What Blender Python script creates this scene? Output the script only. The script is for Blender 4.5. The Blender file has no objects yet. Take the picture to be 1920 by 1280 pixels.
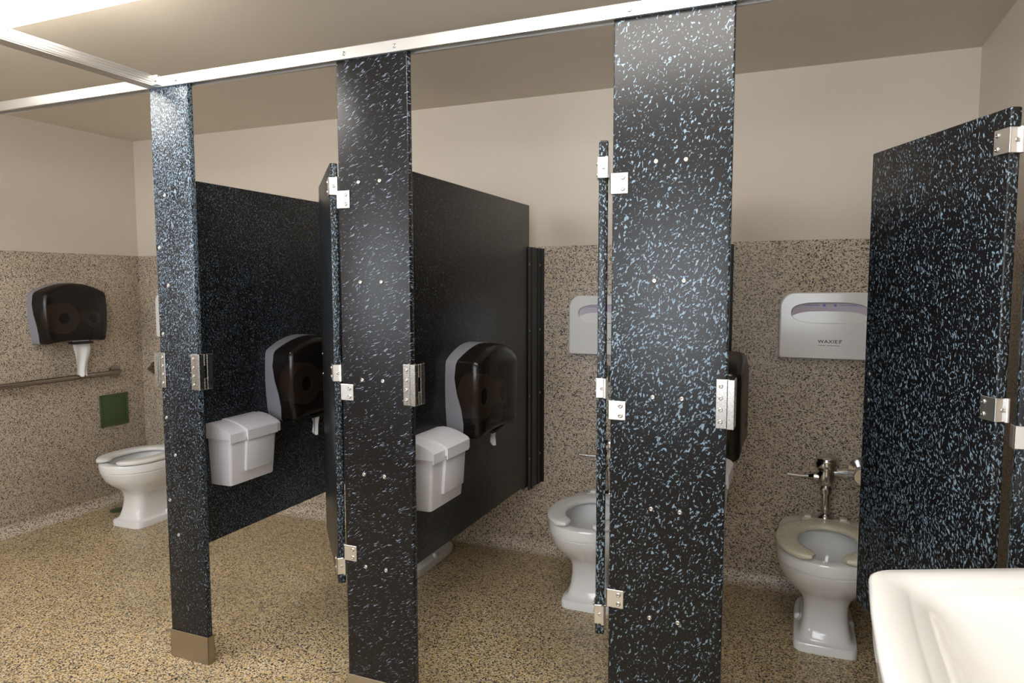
import bpy, bmesh, math, random
from mathutils import Vector, Matrix
S = bpy.context.scene
COL = S.collection
R = math.radians
PI = math.pi
random.seed(7)

# ------------------------------------------------------------------ camera
CX, CY, CZ = 1.2922, -1.8825, 1.4159
YAW, PITCH, ROLL, FPX = R(22.44), R(-4.592), R(-0.102), 1306.25
fw = Vector((-math.sin(YAW) * math.cos(PITCH), math.cos(YAW) * math.cos(PITCH), math.sin(PITCH)))
rt = Vector((math.cos(YAW), math.sin(YAW), 0))
up = rt.cross(fw)
rt, up = rt * math.cos(ROLL) + up * math.sin(ROLL), up * math.cos(ROLL) - rt * math.sin(ROLL)
cam = bpy.data.objects.new('camera', bpy.data.cameras.new('camera'))
COL.objects.link(cam)
M = Matrix((rt, up, -fw)).transposed().to_4x4()
M.translation = (CX, CY, CZ)
cam.matrix_world = M
cam.data.sensor_width = 36
cam.data.lens = FPX * 36 / 1920
cam.data.clip_start = .02
S.camera = cam

# ------------------------------------------------------------------ world, exposure
w = bpy.data.worlds.new('world'); S.world = w; w.use_nodes = True
w.node_tree.nodes['Background'].inputs[0].default_value = (.9, .95, 1, 1)
w.node_tree.nodes['Background'].inputs[1].default_value = .2
S.view_settings.view_transform = 'Standard'
S.view_settings.look = 'None'
S.view_settings.gamma = 1
S.view_settings.use_curve_mapping = False
S.view_settings.exposure = 0.75
LAMP_STRENGTH = 8.5
WINDOW_STRENGTH = 4.6

# ------------------------------------------------------------------ room dimensions (metres)
XL, XR, D, ZC, ZW = -2.848, 1.933, 1.528, 2.378, 1.617
YF = -2.6
P1 = (-.900, -.7175); P2 = (-.0872, .1727); P3 = (.8109, 1.1224); P4 = (1.756, 1.925)
TH = .0254
ZR = 2.122; ZS = .107
PT, PB = 1.810, .413

# ------------------------------------------------------------------ material helpers
def new_mat(name):
    m = bpy.data.materials.new(name); m.use_nodes = True
    nt = m.node_tree
    return m, nt, nt.nodes['Principled BSDF']
def lk(nt, a, b): nt.links.new(a, b)
def nd(nt, t, **kw):
    n = nt.nodes.new(t)
    for k, v in kw.items(): setattr(n, k, v)
    return n
def simple(name, col, rough=.5, metal=0, bump=0, bscale=200, coat=0, spec=.5):
    m, nt, b = new_mat(name)
    b.inputs['Base Color'].default_value = (*col, 1)
    b.inputs['Roughness'].default_value = rough
    b.inputs['Metallic'].default_value = metal
    b.inputs['Coat Weight'].default_value = coat
    b.inputs['Specular IOR Level'].default_value = spec
    tc = nd(nt, 'ShaderNodeTexCoord')
    n = nd(nt, 'ShaderNodeTexNoise'); n.inputs['Scale'].default_value = bscale
    n.inputs['Detail'].default_value = 3
    lk(nt, tc.outputs['Object'], n.inputs['Vector'])
    r = nd(nt, 'ShaderNodeMapRange')
    r.inputs['To Min'].default_value = max(.02, rough - .05); r.inputs['To Max'].default_value = rough + .05
    lk(nt, n.outputs['Fac'], r.inputs['Value']); lk(nt, r.outputs['Result'], b.inputs['Roughness'])
    if bump:
        bp = nd(nt, 'ShaderNodeBump'); bp.inputs['Strength'].default_value = bump
        bp.inputs['Distance'].default_value = .002
        lk(nt, n.outputs['Fac'], bp.inputs['Height']); lk(nt, bp.outputs['Normal'], b.inputs['Normal'])
    return m

def hdpe(name, long_, short, ang, normal, thr, amp, col, soft=.10, mscale=1.6, rough=.32, zc=1.1, kabs=0, klin=0, edge=.06):
    """near-black moulded plastic with short pale blue flecks drawn out in one direction"""
    m, nt, b = new_mat(name)
    tc = nd(nt, 'ShaderNodeTexCoord')
    mp = nd(nt, 'ShaderNodeMapping', vector_type='TEXTURE')
    # TEXTURE mapping: vector is un-rotated then divided by scale, so scale = fleck size
    if normal == 'y':
        mp.inputs['Rotation'].default_value = (0, R(ang), 0)
        mp.inputs['Scale'].default_value = (short, short, long_)
    else:
        mp.inputs['Rotation'].default_value = (R(ang), 0, 0)
        mp.inputs['Scale'].default_value = (short, short, long_)
    # gentle swirl so the flecks do not all run the same way
    dn = nd(nt, 'ShaderNodeTexNoise'); dn.inputs['Scale'].default_value = 9
    lk(nt, tc.outputs['Object'], dn.inputs['Vector'])
    va = nd(nt, 'ShaderNodeVectorMath', operation='MULTIPLY_ADD')
    va.inputs[1].default_value = (.05, .05, .05)
    lk(nt, dn.outputs['Color'], va.inputs[0]); lk(nt, tc.outputs['Object'], va.inputs[2])
    lk(nt, va.outputs['Vector'], mp.inputs['Vector'])
    n = nd(nt, 'ShaderNodeTexNoise'); n.inputs['Scale'].default_value = 1
    n.inputs['Detail'].default_value = 1.2; n.inputs['Roughness'].default_value = .5
    n.inputs['Distortion'].default_value = .6
    lk(nt, mp.outputs['Vector'], n.inputs['Vector'])
    big = nd(nt, 'ShaderNodeTexNoise'); big.inputs['Scale'].default_value = mscale
    big.inputs['Detail'].default_value = 2
    lk(nt, tc.outputs['Object'], big.inputs['Vector'])
    ad = nd(nt, 'ShaderNodeMath', operation='MULTIPLY_ADD'); ad.inputs[1].default_value = amp
    lk(nt, big.outputs['Fac'], ad.inputs[0]); lk(nt, n.outputs['Fac'], ad.inputs[2])
    mr = nd(nt, 'ShaderNodeMapRange', interpolation_type='SMOOTHSTEP')
    mr.inputs['From Min'].default_value = thr + amp * .5
    mr.inputs['From Max'].default_value = thr + amp * .5 + soft
    # the moulding leaves more flecks in some heights of the sheet than in others
    sx = nd(nt, 'ShaderNodeSeparateXYZ'); lk(nt, tc.outputs['Object'], sx.inputs['Vector'])
    dz = nd(nt, 'ShaderNodeMath', operation='SUBTRACT'); dz.inputs[1].default_value = zc
    lk(nt, sx.outputs['Z'], dz.inputs[0])
    ab = nd(nt, 'ShaderNodeMath', operation='ABSOLUTE'); lk(nt, dz.outputs['Value'], ab.inputs[0])
    q1 = nd(nt, 'ShaderNodeMath', operation='MULTIPLY_ADD'); q1.inputs[1].default_value = -kabs
    lk(nt, ab.outputs['Value'], q1.inputs[0]); lk(nt, ad.outputs['Value'], q1.inputs[2])
    q2 = nd(nt, 'ShaderNodeMath', operation='MULTIPLY_ADD'); q2.inputs[1].default_value = klin
    lk(nt, dz.outputs['Value'], q2.inputs[0]); lk(nt, q1.outputs['Value'], q2.inputs[2])
    # sawn edges of the sheet show more flecks than its pressed faces
    sn = nd(nt, 'ShaderNodeSeparateXYZ'); lk(nt, tc.outputs['Normal'], sn.inputs['Vector'])
    an = nd(nt, 'ShaderNodeMath', operation='ABSOLUTE'); lk(nt, sn.outputs['X' if normal == 'y' else 'Y'], an.inputs[0])
    q3 = nd(nt, 'ShaderNodeMath', operation='MULTIPLY_ADD'); q3.inputs[1].default_value = edge
    lk(nt, an.outputs['Value'], q3.inputs[0]); lk(nt, q2.outputs['Value'], q3.inputs[2])
    lk(nt, q3.outputs['Value'], mr.inputs['Value'])
    mx = nd(nt, 'ShaderNodeMix', data_type='RGBA')
    mx.inputs['A'].default_value = (.0055, .005, .0055, 1)
    mx.inputs['B'].default_value = (*col, 1)
    lk(nt, mr.outputs['Result'], mx.inputs['Factor'])
    lk(nt, mx.outputs['Result'], b.inputs['Base Color'])
    b.inputs['Roughness'].default_value = rough
    b.inputs['Specular IOR Level'].default_value = .34
    fn = nd(nt, 'ShaderNodeTexNoise'); fn.inputs['Scale'].default_value = 700
    lk(nt, tc.outputs['Object'], fn.inputs['Vector'])
    bp = nd(nt, 'ShaderNodeBump'); bp.inputs['Strength'].default_value = .08; bp.inputs['Distance'].default_value = .001
    lk(nt, fn.outputs['Fac'], bp.inputs['Height']); lk(nt, bp.outputs['Normal'], b.inputs['Normal'])
    return m

def terrazzo(name, stops, scale, rough, stain):
    m, nt, b = new_mat(name)
    tc = nd(nt, 'ShaderNodeTexCoord')
    dn = nd(nt, 'ShaderNodeTexNoise'); dn.inputs['Scale'].default_value = scale * 1.3
    lk(nt, tc.outputs['Object'], dn.inputs['Vector'])
    va = nd(nt, 'ShaderNodeVectorMath', operation='MULTIPLY_ADD')
    va.inputs[1].default_value = (.9 / scale,) * 3
    lk(nt, dn.outputs['Color'], va.inputs[0]); lk(nt, tc.outputs['Object'], va.inputs[2])
    vo = nd(nt, 'ShaderNodeTexVoronoi'); vo.inputs['Scale'].default_value = scale
    lk(nt, va.outputs['Vector'], vo.inputs['Vector'])
    sp = nd(nt, 'ShaderNodeSeparateColor'); lk(nt, vo.outputs['Color'], sp.inputs['Color'])
    rp = nd(nt, 'ShaderNodeValToRGB'); rp.color_ramp.interpolation = 'CONSTANT'
    e = rp.color_ramp.elements
    while len(e) < len(stops): e.new(.5)
    for el, (p, c) in zip(e, stops): el.position = p; el.color = (*c, 1)
    lk(nt, sp.outputs['Red'], rp.inputs['Fac'])
    # worn, faintly stained areas of the floor
    st = nd(nt, 'ShaderNodeTexNoise'); st.inputs['Scale'].default_value = 2.2; st.inputs['Detail'].default_value = 5
    lk(nt, tc.outputs['Object'], st.inputs['Vector'])
    sr = nd(nt, 'ShaderNodeMapRange'); sr.inputs['From Min'].default_value = .35; sr.inputs['From Max'].default_value = .65
    sr.inputs['To Min'].default_value = 1 - stain; sr.inputs['To Max'].default_value = 1
    lk(nt, st.outputs['Fac'], sr.inputs['Value'])
    mx = nd(nt, 'ShaderNodeMix', data_type='RGBA', blend_type='MULTIPLY'); mx.inputs['Factor'].default_value = 1
    lk(nt, rp.outputs['Color'], mx.inputs['A']); lk(nt, sr.outputs['Result'], mx.inputs['B'])
    lk(nt, mx.outputs['Result'], b.inputs['Base Color'])
    rr = nd(nt, 'ShaderNodeMapRange'); rr.inputs['To Min'].default_value = rough - .12; rr.inputs['To Max'].default_value = rough + .15
    lk(nt, st.outputs['Fac'], rr.inputs['Value']); lk(nt, rr.outputs['Result'], b.inputs['Roughness'])
    bp = nd(nt, 'ShaderNodeBump'); bp.inputs['Strength'].default_value = .12; bp.inputs['Distance'].default_value = .001
    lk(nt, sp.outputs['Green'], bp.inputs['Height']); lk(nt, bp.outputs['Normal'], b.inputs['Normal'])
    return m

def paint(name, col, rough):
    m, nt, b = new_mat(name)
    tc = nd(nt, 'ShaderNodeTexCoord')
    n = nd(nt, 'ShaderNodeTexNoise'); n.inputs['Scale'].default_value = 1.4; n.inputs['Detail'].default_value = 4
    lk(nt, tc.outputs['Object'], n.inputs['Vector'])
    mx = nd(nt, 'ShaderNodeMix', data_type='RGBA')
    mx.inputs['A'].default_value = (*[c * .94 for c in col], 1); mx.inputs['B'].default_value = (*col, 1)
    lk(nt, n.outputs['Fac'], mx.inputs['Factor']); lk(nt, mx.outputs['Result'], b.inputs['Base Color'])
    b.inputs['Roughness'].default_value = rough
    f = nd(nt, 'ShaderNodeTexNoise'); f.inputs['Scale'].default_value = 260; f.inputs['Detail'].default_value = 2
    lk(nt, tc.outputs['Object'], f.inputs['Vector'])
    bp = nd(nt, 'ShaderNodeBump'); bp.inputs['Strength'].default_value = .06; bp.inputs['Distance'].default_value = .002
    lk(nt, f.outputs['Fac'], bp.inputs['Height']); lk(nt, bp.outputs['Normal'], b.inputs['Normal'])
    return m

def emit(name, col, strength):
    m, nt, b = new_mat(name)
    b.inputs['Base Color'].default_value = (.8, .8, .8, 1)
    b.inputs['Emission Color'].default_value = (*col, 1)
    b.inputs['Emission Strength'].default_value = strength
    return m

FLECK = (.185, .265, .335)
MAT = {}
MAT['p1'] = hdpe('black_plastic_fine_flecks', .0064, .0031, 12, 'y', .575, .06, (.255, .345, .44), klin=.06)
MAT['p2'] = hdpe('black_plastic_sparse_flecks', .0034, .0165, -25, 'y', .630, .08, (.20, .24, .32))
MAT['p3'] = hdpe('black_plastic_large_flecks', .0100, .0056, 28, 'y', .560, .10, FLECK, zc=1.15, kabs=.07)
MAT['panel1'] = hdpe('black_plastic_panel_fine', .0060, .0036, 10, 'x', .565, .20, (.17, .23, .30))
MAT['panel2'] = hdpe('black_plastic_panel_dim', .0060, .0040, 10, 'x', .610, .10, (.11, .13, .14))
MAT['door'] = hdpe('black_plastic_door_flecks', .0095, .0046, 8, 'y', .570, .08, FLECK, mscale=1.2, klin=-.035, edge=.03)
MAT['door1'] = hdpe('black_plastic_door_fine', .0062, .0034, 8, 'y', .64, .08, FLECK, edge=.10)
MAT['plaster'] = paint('beige_wall_paint', (.66, .58, .485), .45)
MAT['ceil'] = paint('beige_ceiling_paint', (.72, .645, .54), .5)
cream, tan, ochre = (.56, .47, .33), (.44, .33, .19), (.46, .30, .11)
brown, dk, blk = (.24, .18, .12), (.085, .085, .08), (.018, .019, .02)
MAT['floor'] = terrazzo('terrazzo_floor', [(0, (.70, .60, .42)), (.24, (.58, .44, .24)), (.46, (.60, .38, .13)), (.60, (.34, .26, .16)), (.74, dk), (.88, blk)], 225, .38, .20)
MAT['wains'] = terrazzo('terrazzo_wainscot', [(0, (.70, .62, .50)), (.2, (.60, .50, .39)), (.48, (.60, .46, .31)), (.64, (.34, .285, .235)), (.79, (.11, .10, .09)), (.92, (.02, .02, .02))], 235, .36, .12)
MAT['alu'] = simple('satin_aluminium', (.80, .79, .77), .36, 1, .03, 90)
MAT['steel'] = simple('brushed_stainless', (.54, .53, .51), .28, 1, .02, 300)
MAT['screwm'] = simple('dull_screw_steel', (.50, .48, .45), .32, 1)
MAT['chrome'] = simple('worn_chrome', (.70, .70, .70), .14, 1, 0, 60)
MAT['bronze'] = simple('dull_stainless_shoe', (.44, .39, .32), .3, 1, .04, 60)
MAT['bar'] = simple('satin_grab_bar', (.34, .295, .265), .26, 1)
MAT['china'] = simple('white_vitreous_china', (.78, .77, .75), .12, 0, 0, 30, .3)
MAT['seat_white'] = simple('white_seat_plastic', (.76, .75, .72), .25)
MAT['seat_cream'] = simple('yellowed_seat_plastic', (.70, .65, .50), .28)
MAT['water'] = simple('bowl_water', (.42, .45, .48), .04)
MAT['boxw'] = simple('pale_grey_plastic', (.63, .62, .66), .35)
MAT['tcover'] = simple('glossy_white_plastic', (.86, .85, .82), .14)
MAT['paper'] = simple('white_tissue', (.82, .81, .80), .9, 0, .3, 120)
MAT['roll'] = simple('tissue_roll', (.85, .70, .56), .9)
MAT['grey'] = simple('grey_plastic', (.25, .25, .28), .4)
MAT['blackp'] = simple('black_bracket_plastic', (.012, .012, .013), .35)
MAT['blackm'] = simple('black_matte_core', (.01, .01, .01), .8)
MAT['ink'] = simple('dark_print', (.05, .05, .07), .6)
MAT['blue'] = simple('blue_print', (.20, .22, .55), .6)
MAT['lilac'] = simple('lilac_paper', (.60, .54, .62), .8)
MAT['green'] = simple('green_painted_plate', (.055, .085, .035), .45, 0, .3, 40)
MAT['porc'] = simple('white_sink_enamel', (.86, .855, .83), .12, 0, 0, 30, .4)
MAT['whitef'] = simple('white_enamel', (.8, .8, .78), .4)
MAT['lamp'] = emit('lit_diffuser', (1, .965, .915), LAMP_STRENGTH)
MAT['pane'] = emit('daylit_frosted_glass', (.86, .92, 1), WINDOW_STRENGTH)
def smoked():
    m, nt, b = new_mat('smoked_plastic_cover')
    b.inputs['Base Color'].default_value = (.012, .010, .009, 1)
    b.inputs['Roughness'].default_value = .2
    tr = nd(nt, 'ShaderNodeBsdfTransparent'); tr.inputs['Color'].default_value = (.34, .28, .24, 1)
    mx = nd(nt, 'ShaderNodeMixShader'); mx.inputs['Fac'].default_value = .42
    out = nt.nodes['Material Output']
    lk(nt, b.outputs['BSDF'], mx.inputs[1]); lk(nt, tr.outputs['BSDF'], mx.inputs[2])
    lk(nt, mx.outputs['Shader'], out.inputs['Surface'])
    return m
MAT['smoke'] = smoked()

# ------------------------------------------------------------------ object helpers
def tag(o, label, cat, group=None, kind=None):
    if label: o['label'] = label
    if cat: o['category'] = cat
    if group: o['group'] = group
    if kind: o['kind'] = kind
    return o
def thing(name, label, cat, loc=(0, 0, 0), rz=0, group=None):
    o = bpy.data.objects.new(name, None); COL.objects.link(o)
    o.empty_display_size = .1
    o.location = loc; o.rotation_euler = (0, 0, rz)
    return tag(o, label, cat, group)
def link_mesh(name, me, mat, parent=None, smooth=35):
    if mat is not None and not me.materials: me.materials.append(MAT[mat])
    if smooth:
        for p in me.polygons: p.use_smooth = True
        me.set_sharp_from_angle(angle=R(smooth))
    o = bpy.data.objects.new(name, me); COL.objects.link(o)
    if parent is not None: o.parent = parent
    return o
def obj(name, bm, mat, parent=None, smooth=35):
    bmesh.ops.recalc_face_normals(bm, faces=bm.faces[:])
    me = bpy.data.meshes.new(name); bm.to_mesh(me); bm.free()
    return link_mesh(name, me, mat, parent, smooth)
def copy_tree(o, parent=None):
    c = o.copy(); COL.objects.link(c); c.parent = parent
    for ch in list(o.children): copy_tree(ch, c)
    return c
def box(lo, hi, bev=0, seg=2, bm=None):
    b = bmesh.new()
    r = bmesh.ops.create_cube(b, size=1)
    for v in b.verts:
        for i in range(3): v.co[i] = lo[i] + (v.co[i] + .5) * (hi[i] - lo[i])
    if bev: bmesh.ops.bevel(b, geom=b.edges[:], offset=bev, segments=seg, profile=.5, affect='EDGES')
    if bm is None: return b
    me = bpy.data.meshes.new('t'); b.to_mesh(me); b.free(); bm.from_mesh(me); bpy.data.meshes.remove(me)
    return bm
def join(*bms):
    out = bmesh.new()
    for b in bms:
        me = bpy.data.meshes.new('t'); b.to_mesh(me); b.free(); out.from_mesh(me); bpy.data.meshes.remove(me)
    return out
def loft(rings, close=True, cap0=True, cap1=True):
    bm = bmesh.new(); vs = [[bm.verts.new(p) for p in r] for r in rings]
    n = len(rings[0])
    for a, b in zip(vs, vs[1:]):
        for i in range(n if close else n - 1):
            j = (i + 1) % n
            bm.faces.new((a[i], a[j], b[j], b[i]))
    if cap0: bm.faces.new(vs[0][::-1])
    if cap1: bm.faces.new(vs[-1])
    return bm
def tube(pts, rad, n=14, caps=True):
    pts = [Vector(p) for p in pts]
    rads = rad if isinstance(rad, (list, tuple)) else [rad] * len(pts)
    rings = []; prev = None
    for i, p in enumerate(pts):
        t = (pts[min(i + 1, len(pts) - 1)] - pts[max(i - 1, 0)]).normalized()
        if prev is None:
            a = t.orthogonal().normalized()
        else:
            a = (prev - t * prev.dot(t)).normalized()
        prev = a; b = t.cross(a)
        rings.append([p + (a * math.cos(2 * PI * k / n) + b * math.sin(2 * PI * k / n)) * rads[i] for k in range(n)])
    return loft(rings, True, caps, caps)
def lathe(prof, axis='z', center=(0, 0, 0), n=24):
    """prof = [(radius, height)...] turned about an axis through center"""
    c = Vector(center); rings = []
    for r, h in prof:
        ring = []
        for k in range(n):
            a = 2 * PI * k / n
            u, v_ = r * math.cos(a), r * math.sin(a)
            ring.append(c + Vector({'z': (u, v_, h), 'x': (h, u, v_), 'y': (v_, h, u)}[axis]))
        rings.append(ring)
    return loft(rings)
def prism(pts, axis, a, b):
    """closed 2-D outline extruded along an axis"""
    def mk(p, t):
        return {'x': (t, p[0], p[1]), 'y': (p[0], t, p[1]), 'z': (p[0], p[1], t)}[axis]
    return loft([[mk(p, a) for p in pts], [mk(p, b) for p in pts]])

# shared screw head: a shallow dome with a dark drive recess, axis along -Y
def screw_mesh():
    prof = [(.0068, 0), (.0068, -.0015), (.0055, -.0032), (.0030, -.0042), (.0026, -.0030), (.0006, -.0030)]
    bm = lathe(prof, 'y', n=10)
    bmesh.ops.recalc_face_normals(bm, faces=bm.faces[:])
    me = bpy.data.meshes.new('screw'); bm.to_mesh(me); bm.free()
    me.materials.append(MAT['screwm'])
    for p in me.polygons: p.use_smooth = True
    return me
SCREW = screw_mesh()
def screw(parent, loc, rz=0, s=1):
    o = bpy.data.objects.new('screw', SCREW); COL.objects.link(o)
    o.parent = parent; o.location = loc; o.rotation_euler = (0, 0, rz); o.scale = (s, s, s)
    return o
def struct(name, bm, mat, parent=None, smooth=35):
    o = obj(name, bm, mat, parent, smooth)
    if parent is None: o['kind'] = 'structure'
    return o

# ------------------------------------------------------------------ the room
struct('floor', box((XL - .1, YF - .1, -.1), (XR + .1, D + .1, 0)), 'floor')
struct('ceiling', box((XL - .1, YF - .1, ZC), (XR + .1, D + .1, ZC + .1)), 'ceil')
E_ = .012
wb = struct('wall_back', box((XL - .1, D + E_, 0), (XR + .1, D + .12, ZC)), 'plaster')
wl = struct('wall_left', box((XL - .12, YF - .1, 0), (XL - E_, D + E_, ZC)), 'plaster')
wr = struct('wall_right', box((XR + E_, YF - .1, 0), (XR + .12, D + E_, ZC)), 'plaster')
# front wall behind the camera, built round its two frosted windows
WIN = ((-2.60, -.70, 1.20, 2.20), (-.35, 1.62, .95, 2.20))
WZ0 = .95
f = [box((XL - E_, YF - .12, 0), (XR + E_, YF - E_, .95)), box((XL - E_, YF - .12, 2.20), (XR + E_, YF - E_, ZC)),
     box((XL - E_, YF - .12, .95), (-2.60, YF - E_, 2.20)), box((-2.60, YF - .12, .95), (-.70, YF - E_, 1.20)),
     box((-.70, YF - .12, .95), (-.35, YF - E_, 2.20)), box((1.62, YF - .12, .95), (XR + E_, YF - E_, 2.20))]
f = join(*f)
wf = struct('wall_front', f, 'plaster')
obj('wainscot', box((XL, D, 0), (XR, D + E_ + .001, ZW), .004), 'wains', wb)
obj('wainscot', box((XL - E_ - .001, YF, 0), (XL, D + E_, ZW), .004), 'wains', wl)
obj('wainscot', box((XR, YF, 0), (XR + E_ + .001, D + E_, ZW), .004), 'wains', wr)
obj('wainscot', box((XL, YF - E_ - .001, 0), (XR, YF, WZ0 - .05), .004), 'wains', wf)
for i, (a, b, c, d) in enumerate(WIN):
    win = bpy.data.objects.new('window_%d' % (i + 1), None); COL.objects.link(win); win['kind'] = 'structure'
    obj('pane', box((a, YF - .09, c), (b, YF - .08, d)), 'pane', win)
    m_ = (a + b) / 2
    obj('window_frame', join(*[box(p, q, .003) for p, q in (
        ((a, YF - .08, c), (a + .04, YF - .02, d)), ((b - .04, YF - .08, c), (b, YF - .02, d)),
        ((a, YF - .08, c), (b, YF - .02, c + .04)), ((a, YF - .08, d - .04), (b, YF - .02, d)),
        ((m_ - .02, YF - .08, c), (m_ + .02, YF - .02, d)))]), 'whitef', win)
# coved skirting, floor curving up into the wainscot
def cove(name, axis, a, b, wall, sgn):
    r = .055; pts = []
    for k in range(9):
        t = PI / 2 * k / 8
        pts.append((wall + sgn * (r - r * math.sin(t)), r - r * math.cos(t)))
    # concave: from floor point (wall+sgn*r,0) to wall point (wall, r)
    pts.append((wall - sgn * .004, r)); pts.append((wall - sgn * .004, -.004)); pts.append((wall + sgn * r, -.004))
    o = obj(name, prism(pts, axis, a, b), 'wains'); o['kind'] = 'structure'
cove('baseboard_back', 'x', XL, XR, D, -1)
cove('baseboard_left', 'y', YF, D, XL, 1)
cove('baseboard_right', 'y', YF, D, XR, -1)

# ceiling lights: a row of flush diffusers in front of the stalls
for i, (x0, x1, lab) in enumerate(((-1.76, -.54, 'long white ceiling light panel glowing above the grooved brace rail'),
                                   (.25, 1.47, 'long white ceiling light panel glowing above the sink'))):
    L = thing('ceiling_light', lab, 'ceiling light', ((x0 + x1) / 2, -.42, ZC), 0, 'fluorescent ceiling lights')
    hx = (x1 - x0) / 2
    obj('diffuser', box((-hx + .012, -.152, -.088), (hx - .012, .152, -.012), .006), 'lamp', L)
    obj('base_pan', box((-hx, -.15, -.012), (hx, .15, 0), .002), 'whitef', L)
    for s_ in (-1, 1): obj('end_cap', box((s_ * hx - .012, -.153, -.089), (s_ * hx + .012, .153, -.001), .004), 'whitef', L)

# ------------------------------------------------------------------ partitions
def hinge_plate_pilaster(parent, edge, z0, z1, side):
    """plate wrapped over the pilaster edge; side=-1: left edge, +1: right edge"""
    h = bpy.data.objects.new('hinge_plate', None)
    bm = join(box((edge - .006 * 1 if side < 0 else edge - .044, -.004, z0), (edge + .044 if side < 0 else edge + .006, -.0005, z1), .0012, 1),
              box((edge - .006 if side < 0 else edge + .002, -.004, z0), (edge - .002 if side < 0 else edge + .006, TH + .004, z1), .0012, 1))
    bpy.data.objects.remove(h)
    o = obj('hinge_plate', bm, 'alu', parent)
    for z in (z0 + .013, z1 - .013): screw(o, (edge - side * .030, -.004, z))
    return o
def keeper(parent, edge, side):
    """latch keeper: riveted front plate, stepped strip and slotted return beyond the pilaster edge"""
    z0, z1 = 1.040, 1.170
    s = side
    def bx(xa, xb, ya, yb, za=z0, zb=z1): return box((min(xa, xb), ya, za), (max(xa, xb), yb, zb), .001, 1)
    xo = edge + s * .020
    parts = [bx(edge - s * .027, edge + s * .004, -.0045, -.0005), bx(edge + s * .001, xo, -.011, -.007),
             bx(edge + s * .001, edge + s * .004, -.011, -.001), bx(edge + s * .001, edge + s * .003, -.001, TH + .003)]
    # slotted return plate running back beside the opening
    xr0, xr1 = xo - s * .003, xo
    parts += [bx(xr0, xr1, -.010, .012), bx(xr0, xr1, .026, .052),
              bx(xr0, xr1, .012, .026, z0, z0 + .042), bx(xr0, xr1, .012, .026, z1 - .042, z1)]
    o = obj('latch_keeper', join(*parts), 'steel', parent)
    for k in range(4): screw(o, (edge - s * .015, -.0045, z0 + .018 + k * .0315), 0, .85)
    return o
def pilaster(xr, mat, label, screws, shoe=True):
    x0, x1 = xr; c = (x0 + x1) / 2
    t = thing('pilaster', label, 'pilaster', (c, 0, 0), 0, 'stall pilasters')
    h = (x1 - x0) / 2
    obj('board', box((-h, 0, .01), (h, TH, ZR + .02), .0045, 3), mat, t)
    if shoe:
        e = .0035
        sh = join(box((-h - e, -e, 0), (h + e, -.0004, ZS), .001, 1), box((-h - e, TH + .0004, 0), (h + e, TH + e, ZS), .001, 1),
                  box((-h - e, -e, 0), (-h - .0004, TH + e, ZS), .001, 1), box((h + .0004, -e, 0), (h + e, TH + e, ZS), .001, 1))
        obj('shoe', sh, 'bronze', t)
    for x, z in screws: screw(t, (x - c, 0, z))
    return t, h, c
rows = (1.742, 1.427, 1.112, .801, .490)
t1, h1, c1 = pilaster(P1, 'p1', 'narrowest black pilaster with dense fine blue flecks and a visible metal shoe',
                      [(-.880, z) for z in (1.556, 1.240, .927, .613)] + [(-.843, z) for z in (1.742, 1.418, .788, .483)])
keeper(t1, h1, 1); keeper(t1, -h1, -1)
t2, h2, c2 = pilaster(P2, 'p2', 'middle black pilaster with sparse thin flecks between the two sanitary boxes', [(x, z) for z in rows for x in (-.009, .069)])
keeper(t2, h2, 1)
t3, h3, c3 = pilaster(P3, 'p3', 'widest black pilaster with large pale blue flecks, nearest the camera', [(x, z) for z in rows for x in (.929, 1.007)])
keeper(t3, h3, 1)
t4, h4, c4 = pilaster(P4, 'door', 'black flecked pilaster at the right wall, cut by the picture edge', [])
HZ = ((1.663, 1.719), (1.043, 1.096), (.503, .555))
for t, h in ((t2, h2), (t3, h3), (t4, h4)):
    for a, b in HZ: hinge_plate_pilaster(t, -h, a, b, -1)

# doors: hinge line at the pilaster's left edge, swung into the stall
def door(hx, hy, W, off, mat, label):
    """off = angle left of the depth direction; local +X runs along the door from the hinge"""
    t = thing('stall_door', label, 'door', (hx, hy, 0), PI / 2 + off, 'open stall doors')
    # local: x along door, outer (visible) face is y=+ side ... thickness towards -y
    obj('board', box((0, -TH, PB), (W, 0, PT), .0045, 3), mat, t)
    for a, b in ((1.708, 1.765), (1.102, 1.157), (.447, .503)):
        hp = obj('hinge', join(box((-.0042, -TH - .0042, a), (-.0004, .0042, b), .0012, 1),
                               box((-.0042, .0004, a), (.046, .0042, b), .0012, 1),
                               box((-.0042, -TH - .0042, a), (.046, -TH - .0004, b), .0012, 1),
                               lathe([(.0055, a), (.0055, b)], 'z', (-.007, -TH * .85, 0), 12)), 'alu', t)
        screw(hp, (-.0042, -TH / 2, (a + b) / 2), -PI / 2, .8)
        for z in (a + .013, b - .013): screw(hp, (.034, .0042, z), PI, .85)
    # slide latch near the free edge, bolt on the inner face, screws through to the outer face
    la = obj('latch', join(box((W - .095, -TH - .012, 1.075), (W - .005, -TH - .0004, 1.135), .002, 1),
                           box((W - .06, -TH - .020, 1.094), (W + .022, -TH - .010, 1.114), .002, 1),
                           lathe([(.008, -TH - .045), (.010, -TH - .040), (.010, -TH - .018), (.006, -TH - .012)], 'y', (W - .055, 0, 1.104), 12)), 'steel', t)
    for z in (1.145, 1.065): screw(t, (W - .03, 0, z), PI, .8)
    return t
D1 = door(-.120, .000, .565, R(41.3), 'door1', 'half-open stall door seen at its edge beside the middle pilaster')
D2 = door(.7735, -.002, .60, R(14.6), 'door', 'open stall door seen edge-on as a thin strip beside the widest pilaster')
D3 = door(1.714, .000, .560, R(24.5), 'door', 'open black stall door with dense blue flecks above the sink')

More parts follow.
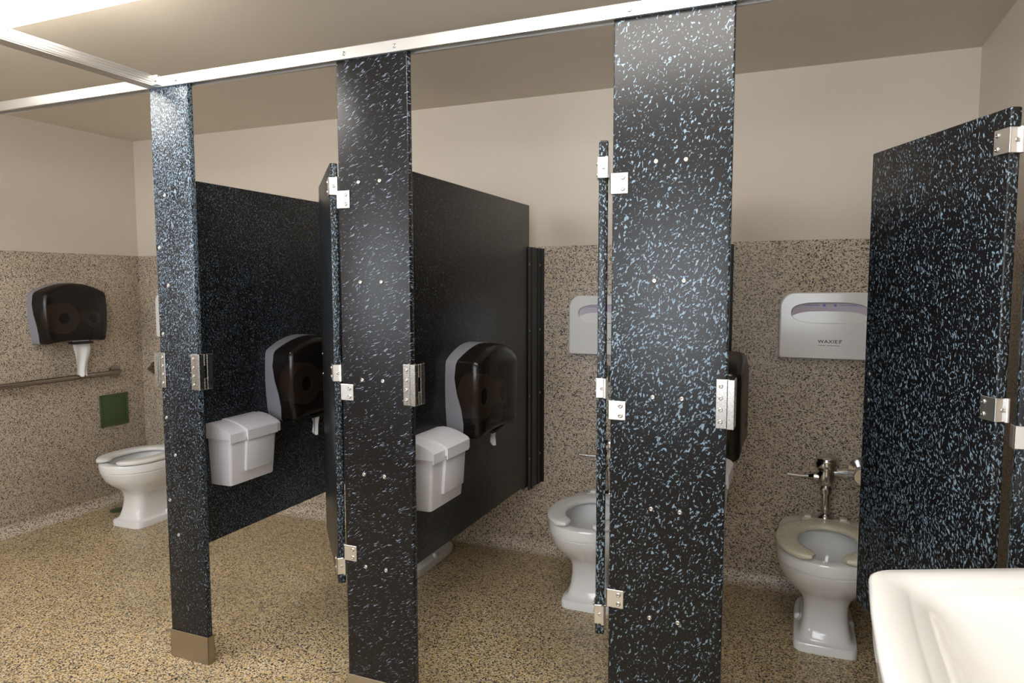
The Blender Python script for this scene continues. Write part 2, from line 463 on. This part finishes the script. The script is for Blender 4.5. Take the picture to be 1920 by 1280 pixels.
# panels between the stalls
def panel(xface, mat, label):
    c = xface - TH / 2
    t = thing('partition_panel', label, 'partition', (c, 0, 0), 0, 'stall partition panels')
    obj('board', box((-TH / 2, TH + .003, PB), (TH / 2, 1.3685, PT), .004, 3), mat, t)
    a, b, e = .380, 1.606, TH / 2
    br = join(box((e + .0004, 1.340, a), (e + .0045, 1.522, b), .001, 1), box((-e - .0045, 1.340, a), (-e - .0004, 1.522, b), .001, 1),
              box((-e - .040, 1.521, a), (e + .022, D - .0004, b), .001, 1), box((-e, 1.40, a), (e, 1.405, b)),
              box((e + .0004, 1.385, a), (e + .009, 1.395, b), .001, 1), box((e + .0004, 1.47, a), (e + .009, 1.522, b), .002, 1))
    bo = obj('wall_bracket', br, 'blackp', t)
    for z in (1.52, 1.19, .86, .54):
        screw(bo, (e + .0045, 1.357, z), PI / 2, .8); screw(bo, (e + .009, 1.497, z), PI / 2, .95)
    # double-ear bracket behind the pilaster
    obj('pilaster_bracket', join(box((e + .0004, TH + .001, PB + .03), (e + .004, TH + .03, PT - .03), .001, 1),
                                 box((-e - .004, TH + .001, PB + .03), (-e - .0004, TH + .03, PT - .03), .001, 1)), 'blackp', t)
    return t
panel(-.8188, 'panel1', 'fine-flecked black partition panel behind the narrowest pilaster')
panel(.044, 'panel2', 'plain-looking dark partition panel behind the middle pilaster')
panel(.9795, 'panel2', 'partition panel hidden behind the widest pilaster, holding a dispenser')

# head rail and brace rail
rail = thing('head_rail', 'bright aluminium head rail running across the tops of the pilasters', 'rail', (0, 0, 0))
yo, yi = -.012, TH + .012
prof = [(yo, ZR), (yo + .004, ZR), (yo + .004, ZR + .012), (yi - .004, ZR + .012), (yi - .004, ZR), (yi, ZR), (yi, 2.150), (yi - .012, 2.160), (yo + .012, 2.160), (yo, 2.156)]
# channel sits over boards: boards' tops end inside it
prof = [(yo, ZR), (-.0008, ZR), (-.0008, ZR + .024), (TH + .0008, ZR + .024), (TH + .0008, ZR), (yi, ZR), (yi, 2.152), (yi - .010, 2.161), (yo + .008, 2.161), (yo, 2.156)]
obj('channel', prism(prof, 'x', XL, XR), 'alu', rail, 25)
for x in (-.884, -.865, -.756, -.047, .137, .856, 1.07): screw(rail, (x, yo, 2.138), 0, 1.0)
brace = thing('brace_rail', 'grooved aluminium brace rail reaching from the narrowest pilaster toward the camera side', 'rail', (0, 0, 0))
bx0, bx1 = -.897, -.845
bp = [(bx0, ZR), (bx1, ZR)]
for k in range(4):
    z = ZR + .004 + k * .009
    bp += [(bx1, z), (bx1 + .0015, z + .001), (bx1 + .0015, z + .006), (bx1, z + .007), (bx1 - .002, z + .0075), (bx1 - .002, z + .0085)]
bp += [(bx1, 2.161), (bx0, 2.161)]
obj('channel', prism(bp, 'y', YF, yo - .001), 'alu', brace, 25)
obj('end_clip', box((bx0, yo - .018, ZR + .002), (bx1 + .022, yo - .0005, 2.158), .001, 1), 'alu', brace)
screw(brace, (bx1 + .012, yo - .018, 2.140), 0, 1)

# ------------------------------------------------------------------ toilets
def sup(yf, yb, hw, nf, nb, z, n=48, yc=None):
    if yc is None: yc = yf + min(hw * 1.25, (yb - yf) * .6)
    r = []
    for k in range(n):
        t = 2 * PI * k / n; c, s = math.cos(t), math.sin(t)
        e = nf if s < 0 else nb
        x = hw * math.copysign(abs(c) ** (2 / e), c)
        y = yc + (yc - yf if s < 0 else yb - yc) * math.copysign(abs(s) ** (2 / e), s)
        r.append((x, y, z))
    return r
def toilet(x, seat, label):
    t = thing('toilet', label, 'toilet', (x, D, 0), 0, 'toilets on the back wall')
    o = [(0, -.585, -.13, .116, 6, 6), (.026, -.585, -.13, .116, 6, 6), (.034, -.581, -.133, .112, 6, 6), (.037, -.570, -.14, .104, 5, 5),
         (.05, -.560, -.15, .094, 4.2, 5), (.09, -.548, -.16, .086, 3.6, 4), (.14, -.540, -.16, .082, 3.2, 4), (.175, -.541, -.16, .084, 3, 4),
         (.20, -.552, -.15, .096, 2.7, 4), (.225, -.580, -.14, .122, 2.4, 4), (.255, -.622, -.125, .150, 2.2, 4), (.285, -.652, -.115, .170, 2.15, 4),
         (.315, -.668, -.10, .181, 2.1, 4.5), (.334, -.674, -.095, .185, 2.1, 4.5), (.337, -.670, -.097, .181, 2.1, 4.5), (.342, -.671, -.096, .182, 2.1, 4.5),
         (.345, -.678, -.09, .188, 2.1, 4.5), (.378, -.682, -.09, .190, 2.1, 4.5), (.388, -.678, -.094, .186, 2.1, 4.5), (.391, -.668, -.10, .178, 2.1, 4.5),
         (.391, -.640, -.275, .142, 2.1, 2.3), (.384, -.632, -.285, .134, 2.1, 2.3), (.36, -.634, -.28, .136, 2.1, 2.3), (.32, -.615, -.285, .128, 2.1, 2.2),
         (.27, -.575, -.30, .108, 2.1, 2.1), (.22, -.525, -.325, .080, 2, 2), (.19, -.49, -.35, .055, 2, 2)]
    yc = -.46
    obj('bowl', loft([sup(a[1], a[2], a[3], a[4], a[5], a[0], yc=yc) for a in o]), 'china', t, 40)
    obj('water', loft([sup(-.545, -.315, .09, 2, 2, .235, yc=yc), sup(-.545, -.315, .09, 2, 2, .2355, yc=yc)]), 'water', t)
    for s in (-1, 1): obj('bolt_cap', lathe([(.016, .030), (.016, .044), (.012, .054), (.004, .058)], 'z', (s * .098, -.36, 0), 14), 'china', t)
    # open-front seat
    rings = []; g = R(19); N = 56
    for k in range(N + 1):
        ph = -PI / 2 + g + (2 * PI - 2 * g) * k / N
        c, s = math.cos(ph), math.sin(ph)
        def P(hw, yf, yb, e):
            return Vector((hw * math.copysign(abs(c) ** (2 / e), c), yc + (yc - yf if s < 0 else yb - yc) * math.copysign(abs(s) ** (2 / e), s), 0))
        O = P(.193, -.692, -.215, 2.15); I = P(.108, -.615, -.30, 2.1)
        end = min(k, N - k); sh = {0: .45, 1: .8}.get(end, 1)
        m_ = (O + I) / 2; O = m_ + (O - m_) * sh; I = m_ + (I - m_) * sh
        dz = .5 * (1 - sh) * .02; z0, z1 = .394 + dz, .418 - dz
        d = O - I
        ring = []
        for u, q in ((.0, .35), (.04, .1), (.12, 0), (.88, 0), (.97, .1), (1, .4), (.985, .75), (.92, .93), (.75, 1), (.35, 1), (.12, .92), (.02, .7)):
            p = I + d * u; ring.append((p.x, p.y, z0 + (z1 - z0) * q))
        rings.append(ring)
    so = obj('seat', loft(rings), seat, t, 50)
    obj('seat_hinge', join(box((-.095, -.226, .393), (.095, -.188, .414), .005), box((-.085, -.205, .393), (-.055, -.165, .424), .006), box((.055, -.205, .393), (.085, -.165, .424), .006)), seat, so)
    return t
def flush_valve(x, label):
    t = thing('flush_valve', label, 'flush valve', (x, D, .391), 0, 'chrome flush valves')
    y = -.135
    obj('spud_flange', lathe([(.038, .000), (.038, .006), (.032, .018), (.024, .026)], 'z', (0, y, 0)), 'chrome', t)
    obj('flush_tube', lathe([(.018, .010), (.018, .118), (.025, .119), (.027, .138), (.027, .146), (.022, .148), (.022, .16)], 'z', (0, y, 0)), 'chrome', t)
    obj('valve_body', lathe([(.022, .152), (.030, .162), (.036, .185), (.036, .222), (.040, .226), (.040, .235)], 'z', (0, y, 0)), 'chrome', t)
    obj('cap', lathe([(.048, .235), (.050, .240), (.050, .262), (.045, .268), (.044, .274), (.034, .284), (.016, .290), (.002, .291)], 'z', (0, y, 0)), 'chrome', t)
    obj('handle', join(lathe([(.021, -.030), (.021, -.050), (.018, -.054), (.014, -.068), (.011, -.072)], 'x', (0, y, .188)),
                       tube([(-.066, y, .188), (-.11, y - .002, .187), (-.158, y - .004, .190)], [.0068, .0072, .0085], 12)), 'chrome', t)
    obj('tailpiece', lathe([(.020, .030), (.020, .062), (.027, .063), (.027, .084), (.019, .086), (.019, .120)], 'x', (0, y, .215)), 'chrome', t)
    obj('control_stop', join(lathe([(.034, -.046), (.036, -.034), (.028, -.030), (.031, -.018), (.031, .028), (.021, .032), (.021, .122)], 'y', (.140, y, .215)),
                             lathe([(.046, .122), (.044, .128), (.030, .1345)], 'y', (.140, y, .215))), 'chrome', t)
    return t
T = ((-2.352, 'seat_white', 'white toilet in the wide stall beside the wall grab bar', 'chrome flush valve behind the toilet of the wide stall'),
     (-.498, 'seat_white', 'white toilet mostly hidden behind the middle partition, only its foot showing', 'hidden chrome flush valve behind the middle partition'),
     (.460, 'seat_white', 'white toilet half hidden by the edge-on stall door', 'chrome flush valve mostly hidden by the edge-on stall door'),
     (1.420, 'seat_cream', 'white toilet with a yellowed open-front seat beside the flecked open door', 'chrome flush valve above the toilet with the yellowed seat'))
for x, s, a, b in T:
    toilet(x, s, a); flush_valve(x, b)

# ------------------------------------------------------------------ seat cover dispensers
def text_mesh(body, size, name):
    cu = bpy.data.curves.new(name, 'FONT'); cu.body = body; cu.size = size; cu.extrude = .0003
    cu.align_x = 'CENTER'; cu.offset = size * .015; cu.space_character = 1.12
    o = bpy.data.objects.new('tmp', cu); COL.objects.link(o)
    dg = bpy.context.evaluated_depsgraph_get(); dg.update()
    me = bpy.data.meshes.new_from_object(o.evaluated_get(dg))
    bpy.data.objects.remove(o); bpy.data.curves.remove(cu)
    me.materials.clear()
    return me
def cover_outline(hw, z0, z1, r, n=10):
    pts = [(-hw + .008, z0), (hw - .008, z0), (hw, z0 + .008)]
    for k in range(n + 1):
        a = PI / 2 * k / n; pts.append((hw - r + r * math.cos(a), z1 - r + r * math.sin(a)))
    for k in range(n + 1):
        a = PI / 2 + PI / 2 * k / n; pts.append((-hw + r + r * math.cos(a), z1 - r + r * math.sin(a)))
    pts.append((-hw, z0 + .008))
    return pts
def slot_outline(k_, hw, zb, zt):
    """the smile-less oval opening: flat arched top, rounded lower corners; sampled by angle"""
    r = []
    for k in range(k_):
        a = 2 * PI * k / k_; c, s = math.cos(a), math.sin(a)
        e = 3.2
        x = hw * math.copysign(abs(c) ** (2 / e), c)
        z = (zb + zt) / 2 + (zt - zb) / 2 * math.copysign(abs(s) ** (2 / 2.6), s)
        r.append((x, z))
    return r
def seat_cover_dispenser(x, z0, label, logo):
    t = thing('seat_cover_dispenser', label, 'dispenser', (x, D, z0), 0, 'seat cover dispensers')
    hw, H, dp = .207, .296, .050
    K = 72
    # outline resampled by angle about the slot centre so rim and slot rings match
    cz = .205
    base = cover_outline(hw, 0, H, .062)
    def hit(a, poly, cz_=cz):
        d = Vector((math.cos(a), math.sin(a))); best = None
        for i in range(len(poly)):
            p = Vector(poly[i]) - Vector((0, cz_)); q = Vector(poly[(i + 1) % len(poly)]) - Vector((0, cz_))
            e = q - p; den = d.x * e.y - d.y * e.x
            if abs(den) < 1e-9: continue
            s = (p.x * e.y - p.y * e.x) / den; u = (p.x * d.y - p.y * d.x) / den
            if s > 0 and -1e-6 <= u <= 1 + 1e-6 and (best is None or s < best): best = s
        return (d.x * best, cz_ + d.y * best)
    # angles include the outline's own corners so none are cut off
    angs = sorted([2 * PI * k / K for k in range(K)] + [math.atan2(p[1] - cz, p[0]) % (2 * PI) for p in base])
    slot_poly = slot_outline(96, .158, .158, .252)
    out = [hit(a, base) for a in angs]; sl = [hit(a, slot_poly) for a in angs]
    def ring(pts, y, s=1.0, cc=(0, .148)):
        return [((p[0] - cc[0]) * s + cc[0], y, (p[1] - cc[1]) * s + cc[1]) for p in pts]
    rings = [ring(out, 0), ring(out, -dp + .010), ring(out, -dp + .003, .985), ring(out, -dp, .965), ring(out, -dp, .955), ring(sl, -dp, 1.04, (0, cz)), ring(sl, -dp, 1.01, (0, cz)),
             ring(sl, -dp, 1.0, (0, cz)), ring(sl, -dp + .003, .985, (0, cz)), ring(sl, -.012, .97, (0, cz))]
    obj('shell', loft(rings, True, True, False), 'tcover', t, 40)
    # the paper band and the paper sheet seen through the slot
    sheet = [hit(a, slot_outline(96, .156, .150, .256)) for a in angs]
    obj('paper_pack', loft([ring(sheet, -.034, .985, (0, cz)), ring(sheet, -.031, .985, (0, cz))]), 'lilac', t)
    pts = [(-.150, .160), (.150, .160)]
    for k in range(25):
        u = 1 - 2 * k / 24; n_ = .004 * math.sin(u * 40) if abs(u) < .12 else 0
        pts.append((.15 * u, .192 + .020 * (1 - abs(u) ** 4) + n_))
    obj('cover_sheet', loft([[(p[0], -.042, p[1]) for p in pts], [(p[0], -.039, p[1]) for p in pts]]), 'tcover', t)
    for s in (-1, 1):
        obj('blue_ring', lathe([(.0045, -.0355), (.0060, -.0355), (.0060, -.0335), (.0045, -.0335)], 'y', (s * .022, 0, .238), 16), 'blue', t)
        obj('print_line', box((s * .075 - .032, -.0350, .2365), (s * .075 + .032, -.0335, .2390)), 'blue', t)
    for s in (-1, 1):
        obj('key_notch', lathe([(.005, -.010), (.005, -.0015)], 'x', (0, 0, 0), 10) if False else box((s * hw - .0025, -.042, .190), (s * hw + .0015, -.034, .197), .001, 1), 'blackm', t)
    if logo:
        me = text_mesh('WAXIE', .021, 'lettering')
        lo = link_mesh('lettering', me, 'ink', t, 0)
        lo.rotation_euler = (PI / 2, 0, 0); lo.location = (-.004, -dp - .0002, .072); lo.scale = (1.12, 1, 1)
        # striped arrow mark after the word and the rule below it
        mk = bmesh.new()
        for k in range(3):
            z = .072 + k * .0055
            box((.040, -dp - .0006, z), (.047 + .003 * k, -dp + .0002, z + .0032), 0, 2, mk)
        obj('emblem', mk, 'ink', t, 0)
        ul = bmesh.new()
        for a, b in ((-.042, -.036), (-.034, -.026), (-.024, -.014), (-.006, .004), (.006, .018), (.020, .034), (.036, .044)):
            box((a, -dp - .0006, .0605), (b, -dp + .0002, .0625), 0, 2, ul)
        obj('strapline', ul, 'ink', t, 0)
    return t
seat_cover_dispenser(1.414, 1.088, 'white seat cover dispenser with dark lettering above the yellowed-seat toilet', True)
seat_cover_dispenser(.420, 1.070, 'white seat cover dispenser half hidden behind the edge-on stall door', True)
seat_cover_dispenser(-2.446, 1.080, 'white seat cover dispenser peeking out behind the narrowest pilaster', True)

# ------------------------------------------------------------------ toilet paper dispensers (face +X)
def tp_dispenser(x, y, z, label, plen, pw, px, rolls=True):
    t = thing('toilet_paper_dispenser', label, 'dispenser', (x, y, z), PI / 2, 'jumbo toilet paper dispensers')
    K = 64; zc = .165
    # arched top with firm shoulders, sides drawn in toward a slightly hollow bottom edge
    ctrl = []
    for k in range(15):
        u = 1 - 2 * k / 14; ctrl.append((.186 * u, .362 - .050 * u * u))
    left = [(-.196, .304), (-.201, .290), (-.205, .24), (-.206, .18), (-.203, .12), (-.197, .06), (-.190, .016), (-.186, .006), (-.176, .001)]
    bottom = [(-.14, .006), (-.08, .011), (0, .013), (.08, .011), (.14, .006)]
    OUT = ctrl + left + bottom + [(-x_, z_) for x_, z_ in left[::-1]]
    def outl(s=1.0): return [(x_ * s, zc + (z_ - zc) * s) for x_, z_ in OUT]
    def bd(zz):   # S-shaped seam between grey back shell and smoked cover
        u = zz / .36
        return .056 + .017 * math.sin(u * PI * 2 + .4) * (1 if u > .0 else 0)
    o = outl()
    r0 = [(p[0], -.0005, p[1]) for p in o]; r1 = [(p[0], -bd(p[1]), p[1]) for p in o]
    r1b = [(p[0] * .97, -bd(p[1]), zc + (p[1] - zc) * .97) for p in o]
    r0b = [(p[0] * .97, -.006, zc + (p[1] - zc) * .97) for p in o]
    obj('back_shell', loft([r0, r1, r1b, r0b], True, True, True), 'grey', t, 40)
    def rg(d, s): return [(p[0], -d, p[1]) for p in outl(s)]
    rr = [[(p[0] * .992, -bd(p[1]) - .0006, zc + (p[1] - zc) * .992) for p in o], rg(.108, .982), rg(.124, .968), rg(.135, .940), rg(.141, .90), rg(.145, .80), rg(.147, .5)]
    cv = obj('cover', loft(rr, True, False, True), 'smoke', t, 60)
    # moulded oval on the cover front
    ring = []
    el = lambda a, k: (.045 + .052 * k * math.cos(a), .110 + .030 * k * math.sin(a))
    rings = []
    for k, d in ((1, .1462), (1, .1482), (.93, .1482), (.93, .1462)):
        rings.append([(el(2 * PI * i / 32, k)[0], -d, el(2 * PI * i / 32, k)[1]) for i in range(32)])
    bm = bmesh.new(); vs = [[bm.verts.new(p) for p in r] for r in rings]
    for a in range(4):
        for i in range(32):
            bm.faces.new((vs[a][i], vs[a][(i + 1) % 32], vs[(a + 1) % 4][(i + 1) % 32], vs[(a + 1) % 4][i]))
    obj('oval_emblem', bm, 'blackp', cv)
    if rolls:
        for rx, rz, ro, ri in ((-.055, .150, .092, .034), (.130, .140, .052, .030)):
            prof = [(ri, -.020), (ro, -.020), (ro, -.098), (ri, -.098)]
            bm = lathe(prof + [prof[0]], 'y', (rx, 0, rz), 32)
            ro_ = obj('paper_roll', bm, 'roll', t)
            obj('core', lathe([(ri - .001, -.018), (ri - .001, -.094), (.004, -.094)], 'y', (rx, 0, rz), 24), 'blackm', ro_)
    # hanging sheet
    rings = []; N = 10
    for k in range(N + 1):
        u = k / N; zz = .012 - u * plen
        wd = pw * (1 - .38 * u ** 2 + .06 * math.sin(u * 7)); row = []
        for side in (0, 1):
            for i in range(9):
                v_ = i / 8 if side == 0 else 1 - i / 8
                xx = px + (v_ - .5) * wd + .006 * math.sin(u * 5)
                dd = -.075 - .010 * math.sin(v_ * 9 + u * 3) * (.2 + u) - u * .012 + (.0012 if side else 0)
                row.append((xx, dd, zz + (.010 * math.sin(v_ * 11) * (1 if k == N else 0))))
        rings.append(row)
    obj('paper_sheet', loft(rings), 'paper', t, 60)
    obj('bottom_slot', box((px - .06, -.11, -.010), (px + .06, -.045, .004), .003), 'blackp', t)
    return t
tp_dispenser(XL, .985, 1.075, 'dark smoked toilet paper dispenser on the terrazzo wall above the grab bar', .215, .105, .055)
tp_dispenser(-.8188, .660, .835, 'smoked toilet paper dispenser on the fine-flecked partition, cut by the half-open door', .10, .06, .02)
tp_dispenser(.044, .672, .825, 'smoked toilet paper dispenser on the plain dark partition', .075, .055, .06)
tp_dispenser(.9795, .665, .825, 'smoked toilet paper dispenser mostly hidden behind the widest pilaster', .10, .06, .04)

# ------------------------------------------------------------------ sanitary disposal boxes (face +X)
def sanitary_box(x, y, z, label):
    t = thing('sanitary_box', label, 'waste box', (x, y, z), PI / 2, 'sanitary disposal boxes')
    hw, dp, H = .130, .112, .185
    def rect(hw_, d0, d1, zz, r=.012, n=4):
        pts = []
        for cx, cy, a0 in ((hw_ - r, -d1 + r, -PI / 2), (hw_ - r, -d0 - .001, 0), (-hw_ + r, -d0 - .001, PI / 2), (-hw_ + r, -d1 + r, PI)):
            for k in range(n + 1):
                a = a0 + PI / 2 * k / n
                rr = r if cy < -d0 - .002 else .001
                pts.append((cx + (r if cy >= -d0 - .002 else rr) * math.cos(a), cy + rr * math.sin(a), zz))
        return pts
    obj('bin', loft([rect(hw - .012, 0, dp - .016, .0), rect(hw - .010, 0, dp - .014, .004), rect(hw, 0, dp, H)]), 'boxw', t)
    # raised panel on the bin front
    b = box((-.050, -dp - .011, .045), (.105, -dp + .012, H), .004)
    for v in b.verts: v.co.y += (H - v.co.z) / H * .014
    obj('front_panel', b, 'boxw', t)
    # lid: arched across its depth with a deep front lip and a raised middle
    def lidprof(dz, dd, lip):
        p = [(-.0005, H + .0), (-.0005, H + .058 + dz)]
        for k in range(7):
            u = k / 6; p.append((-.012 - u * (dp - .010 + dd), H + .060 + dz - .030 * u ** 1.8))
        p += [(-dp - .010 - dd, H + .022 + dz), (-dp - .010 - dd, H - lip), (-dp - .005 - dd, H - lip), (-dp - .005 - dd, H)]
        return p
    lid = obj('lid', join(prism(lidprof(0, 0, .012), 'x', -hw - .008, hw + .008)), 'boxw', t, 30)
    obj('lid_panel', prism(lidprof(.004, .010, .012), 'x', -.056, .111), 'boxw', lid, 30)
    return t
sanitary_box(-.8188, .262, .643, 'pale grey sanitary box on the fine-flecked partition beside the narrowest pilaster')
sanitary_box(.044, .290, .640, 'pale grey sanitary box on the dark partition beside the middle pilaster')
sanitary_box(.9795, .290, .640, 'pale grey sanitary box peeking out from behind the widest pilaster')

# ------------------------------------------------------------------ grab bars
def flange(axis, c, r=.043):
    return lathe([(r, 0), (r, .006), (r - .010, .010), (.020, .012)], axis, c) if axis != 'ny' else lathe([(r, 0), (r, -.006), (r - .010, -.010), (.020, -.012)], 'y', c)
g = thing('grab_bar', 'brushed steel grab bar on the terrazzo wall under the dark dispenser', 'grab bar', (XL, 1.315, .860), 0, 'steel grab bars')
pts = [(.001, 0, 0), (.030, 0, 0), (.045, -.004, 0), (.053, -.016, 0), (.055, -.035, 0), (.055, -.95, 0), (.053, -.970, 0), (.045, -.982, 0), (.030, -.986, 0), (.001, -.986, 0)]
obj('bar', tube(pts, .0160, 18), 'bar', g, 60)
obj('wall_flange', flange('x', (.0005, 0, 0)), 'bar', g); obj('wall_flange', flange('x', (.0005, -.986, 0)), 'bar', g)
g = thing('grab_bar', 'steel grab bar on the back wall, its end showing beside the narrowest pilaster', 'grab bar', (-2.728, D, .865), 0, 'steel grab bars')
pts = [(0, -.001, 0), (0, -.030, 0), (.004, -.045, 0), (.016, -.053, 0), (.035, -.055, 0), (.86, -.055, 0), (.89, -.050, 0), (.90, -.030, 0), (.90, -.001, 0)]
obj('bar', tube(pts, .0160, 18), 'bar', g, 60)
obj('wall_flange', flange('ny', (0, -.0005, 0)), 'bar', g); obj('wall_flange', flange('ny', (.90, -.0005, 0)), 'bar', g)

# green access plate on the left wall
g = thing('access_plate', 'square green painted access plate low on the terrazzo wall', 'wall plate', (XL, 1.298, .61))
obj('plate', box((.0005, -.095, -.098), (.006, .095, .098), .002), 'green', g)
obj('rim', join(box((.0005, -.100, -.104), (.010, .100, -.094), .002), box((.0005, -.100, .094), (.010, .100, .104), .002),
                box((.0005, -.100, -.104), (.010, -.091, .104), .002), box((.0005, .091, -.104), (.010, .100, .104), .002)), 'green', g)
# small green drain lid on the floor by the wall
g = thing('floor_drain', 'small green drain lid on the floor behind the wide stall toilet', 'drain', (-2.66, 1.16, 0))
obj('lid', lathe([(.055, .0), (.055, .004), (.050, .006), (.004, .006)], 'z'), 'green', g)

# ------------------------------------------------------------------ sink
def sink():
    t = thing('sink', 'glossy white wall-hung sink in the lower right corner', 'sink', (XR, -.70, 0))
    # rim outline in plan (local, wall at x=0), rounded corners
    poly = [(-.003, .588), (-.497, .368), (-.508, .18), (-.512, 0), (-.508, -.18), (-.497, -.368), (-.003, -.588)]
    def rounded(poly, r, inset=0, n=7):
        out = []; m_ = len(poly)
        P = [Vector(p) for p in poly]
        if inset:
            c = []
            for i in range(m_):
                a, b, d = P[i - 1], P[i], P[(i + 1) % m_]
                e1 = (b - a).normalized(); e2 = (d - b).normalized()
                n1 = Vector((-e1.y, e1.x)); n2 = Vector((-e2.y, e2.x))
                k = (n1 + n2).normalized(); c.append(b + k * inset / max(.3, k.dot(n1)))
            P = c
        for i in range(m_):
            a, b, d = P[i - 1], P[i], P[(i + 1) % m_]
            u = (a - b).normalized(); v_ = (d - b).normalized()
            p0, p1 = b + u * r, b + v_ * r
            for k in range(n + 1):
                s = k / n
                out.append(p0 * (1 - s) ** 2 + b * 2 * s * (1 - s) + p1 * s ** 2)
        return out
    sgn = 1
    def rg(ins, z, r, sh=0): return [(p.x, p.y, z) for p in rounded(poly, r, sgn * ins)]
    Z = .840
    rings = [rg(.15, Z - .20, .08), rg(.09, Z - .16, .07), rg(.03, Z - .10, .05), rg(.006, Z - .065, .04), rg(.004, Z - .03, .04), rg(0, Z - .012, .04), rg(.002, Z - .004, .04), rg(.008, Z, .04),
             rg(.030, Z - .0005, .045), rg(.058, Z - .003, .05), rg(.066, Z - .010, .05), rg(.072, Z - .013, .05), rg(.095, Z - .018, .055), rg(.112, Z - .036, .06),
             rg(.130, Z - .075, .07), rg(.155, Z - .110, .07), rg(.185, Z - .130, .06), rg(.215, Z - .138, .03)]
    obj('basin', loft(rings), 'porc', t, 60)
    obj('drain', lathe([(.022, Z - .1395), (.022, Z - .137), (.014, Z - .137), (.012, Z - .139)], 'z', (-.25, 0, 0)), 'chrome', t)
    return t
sink()
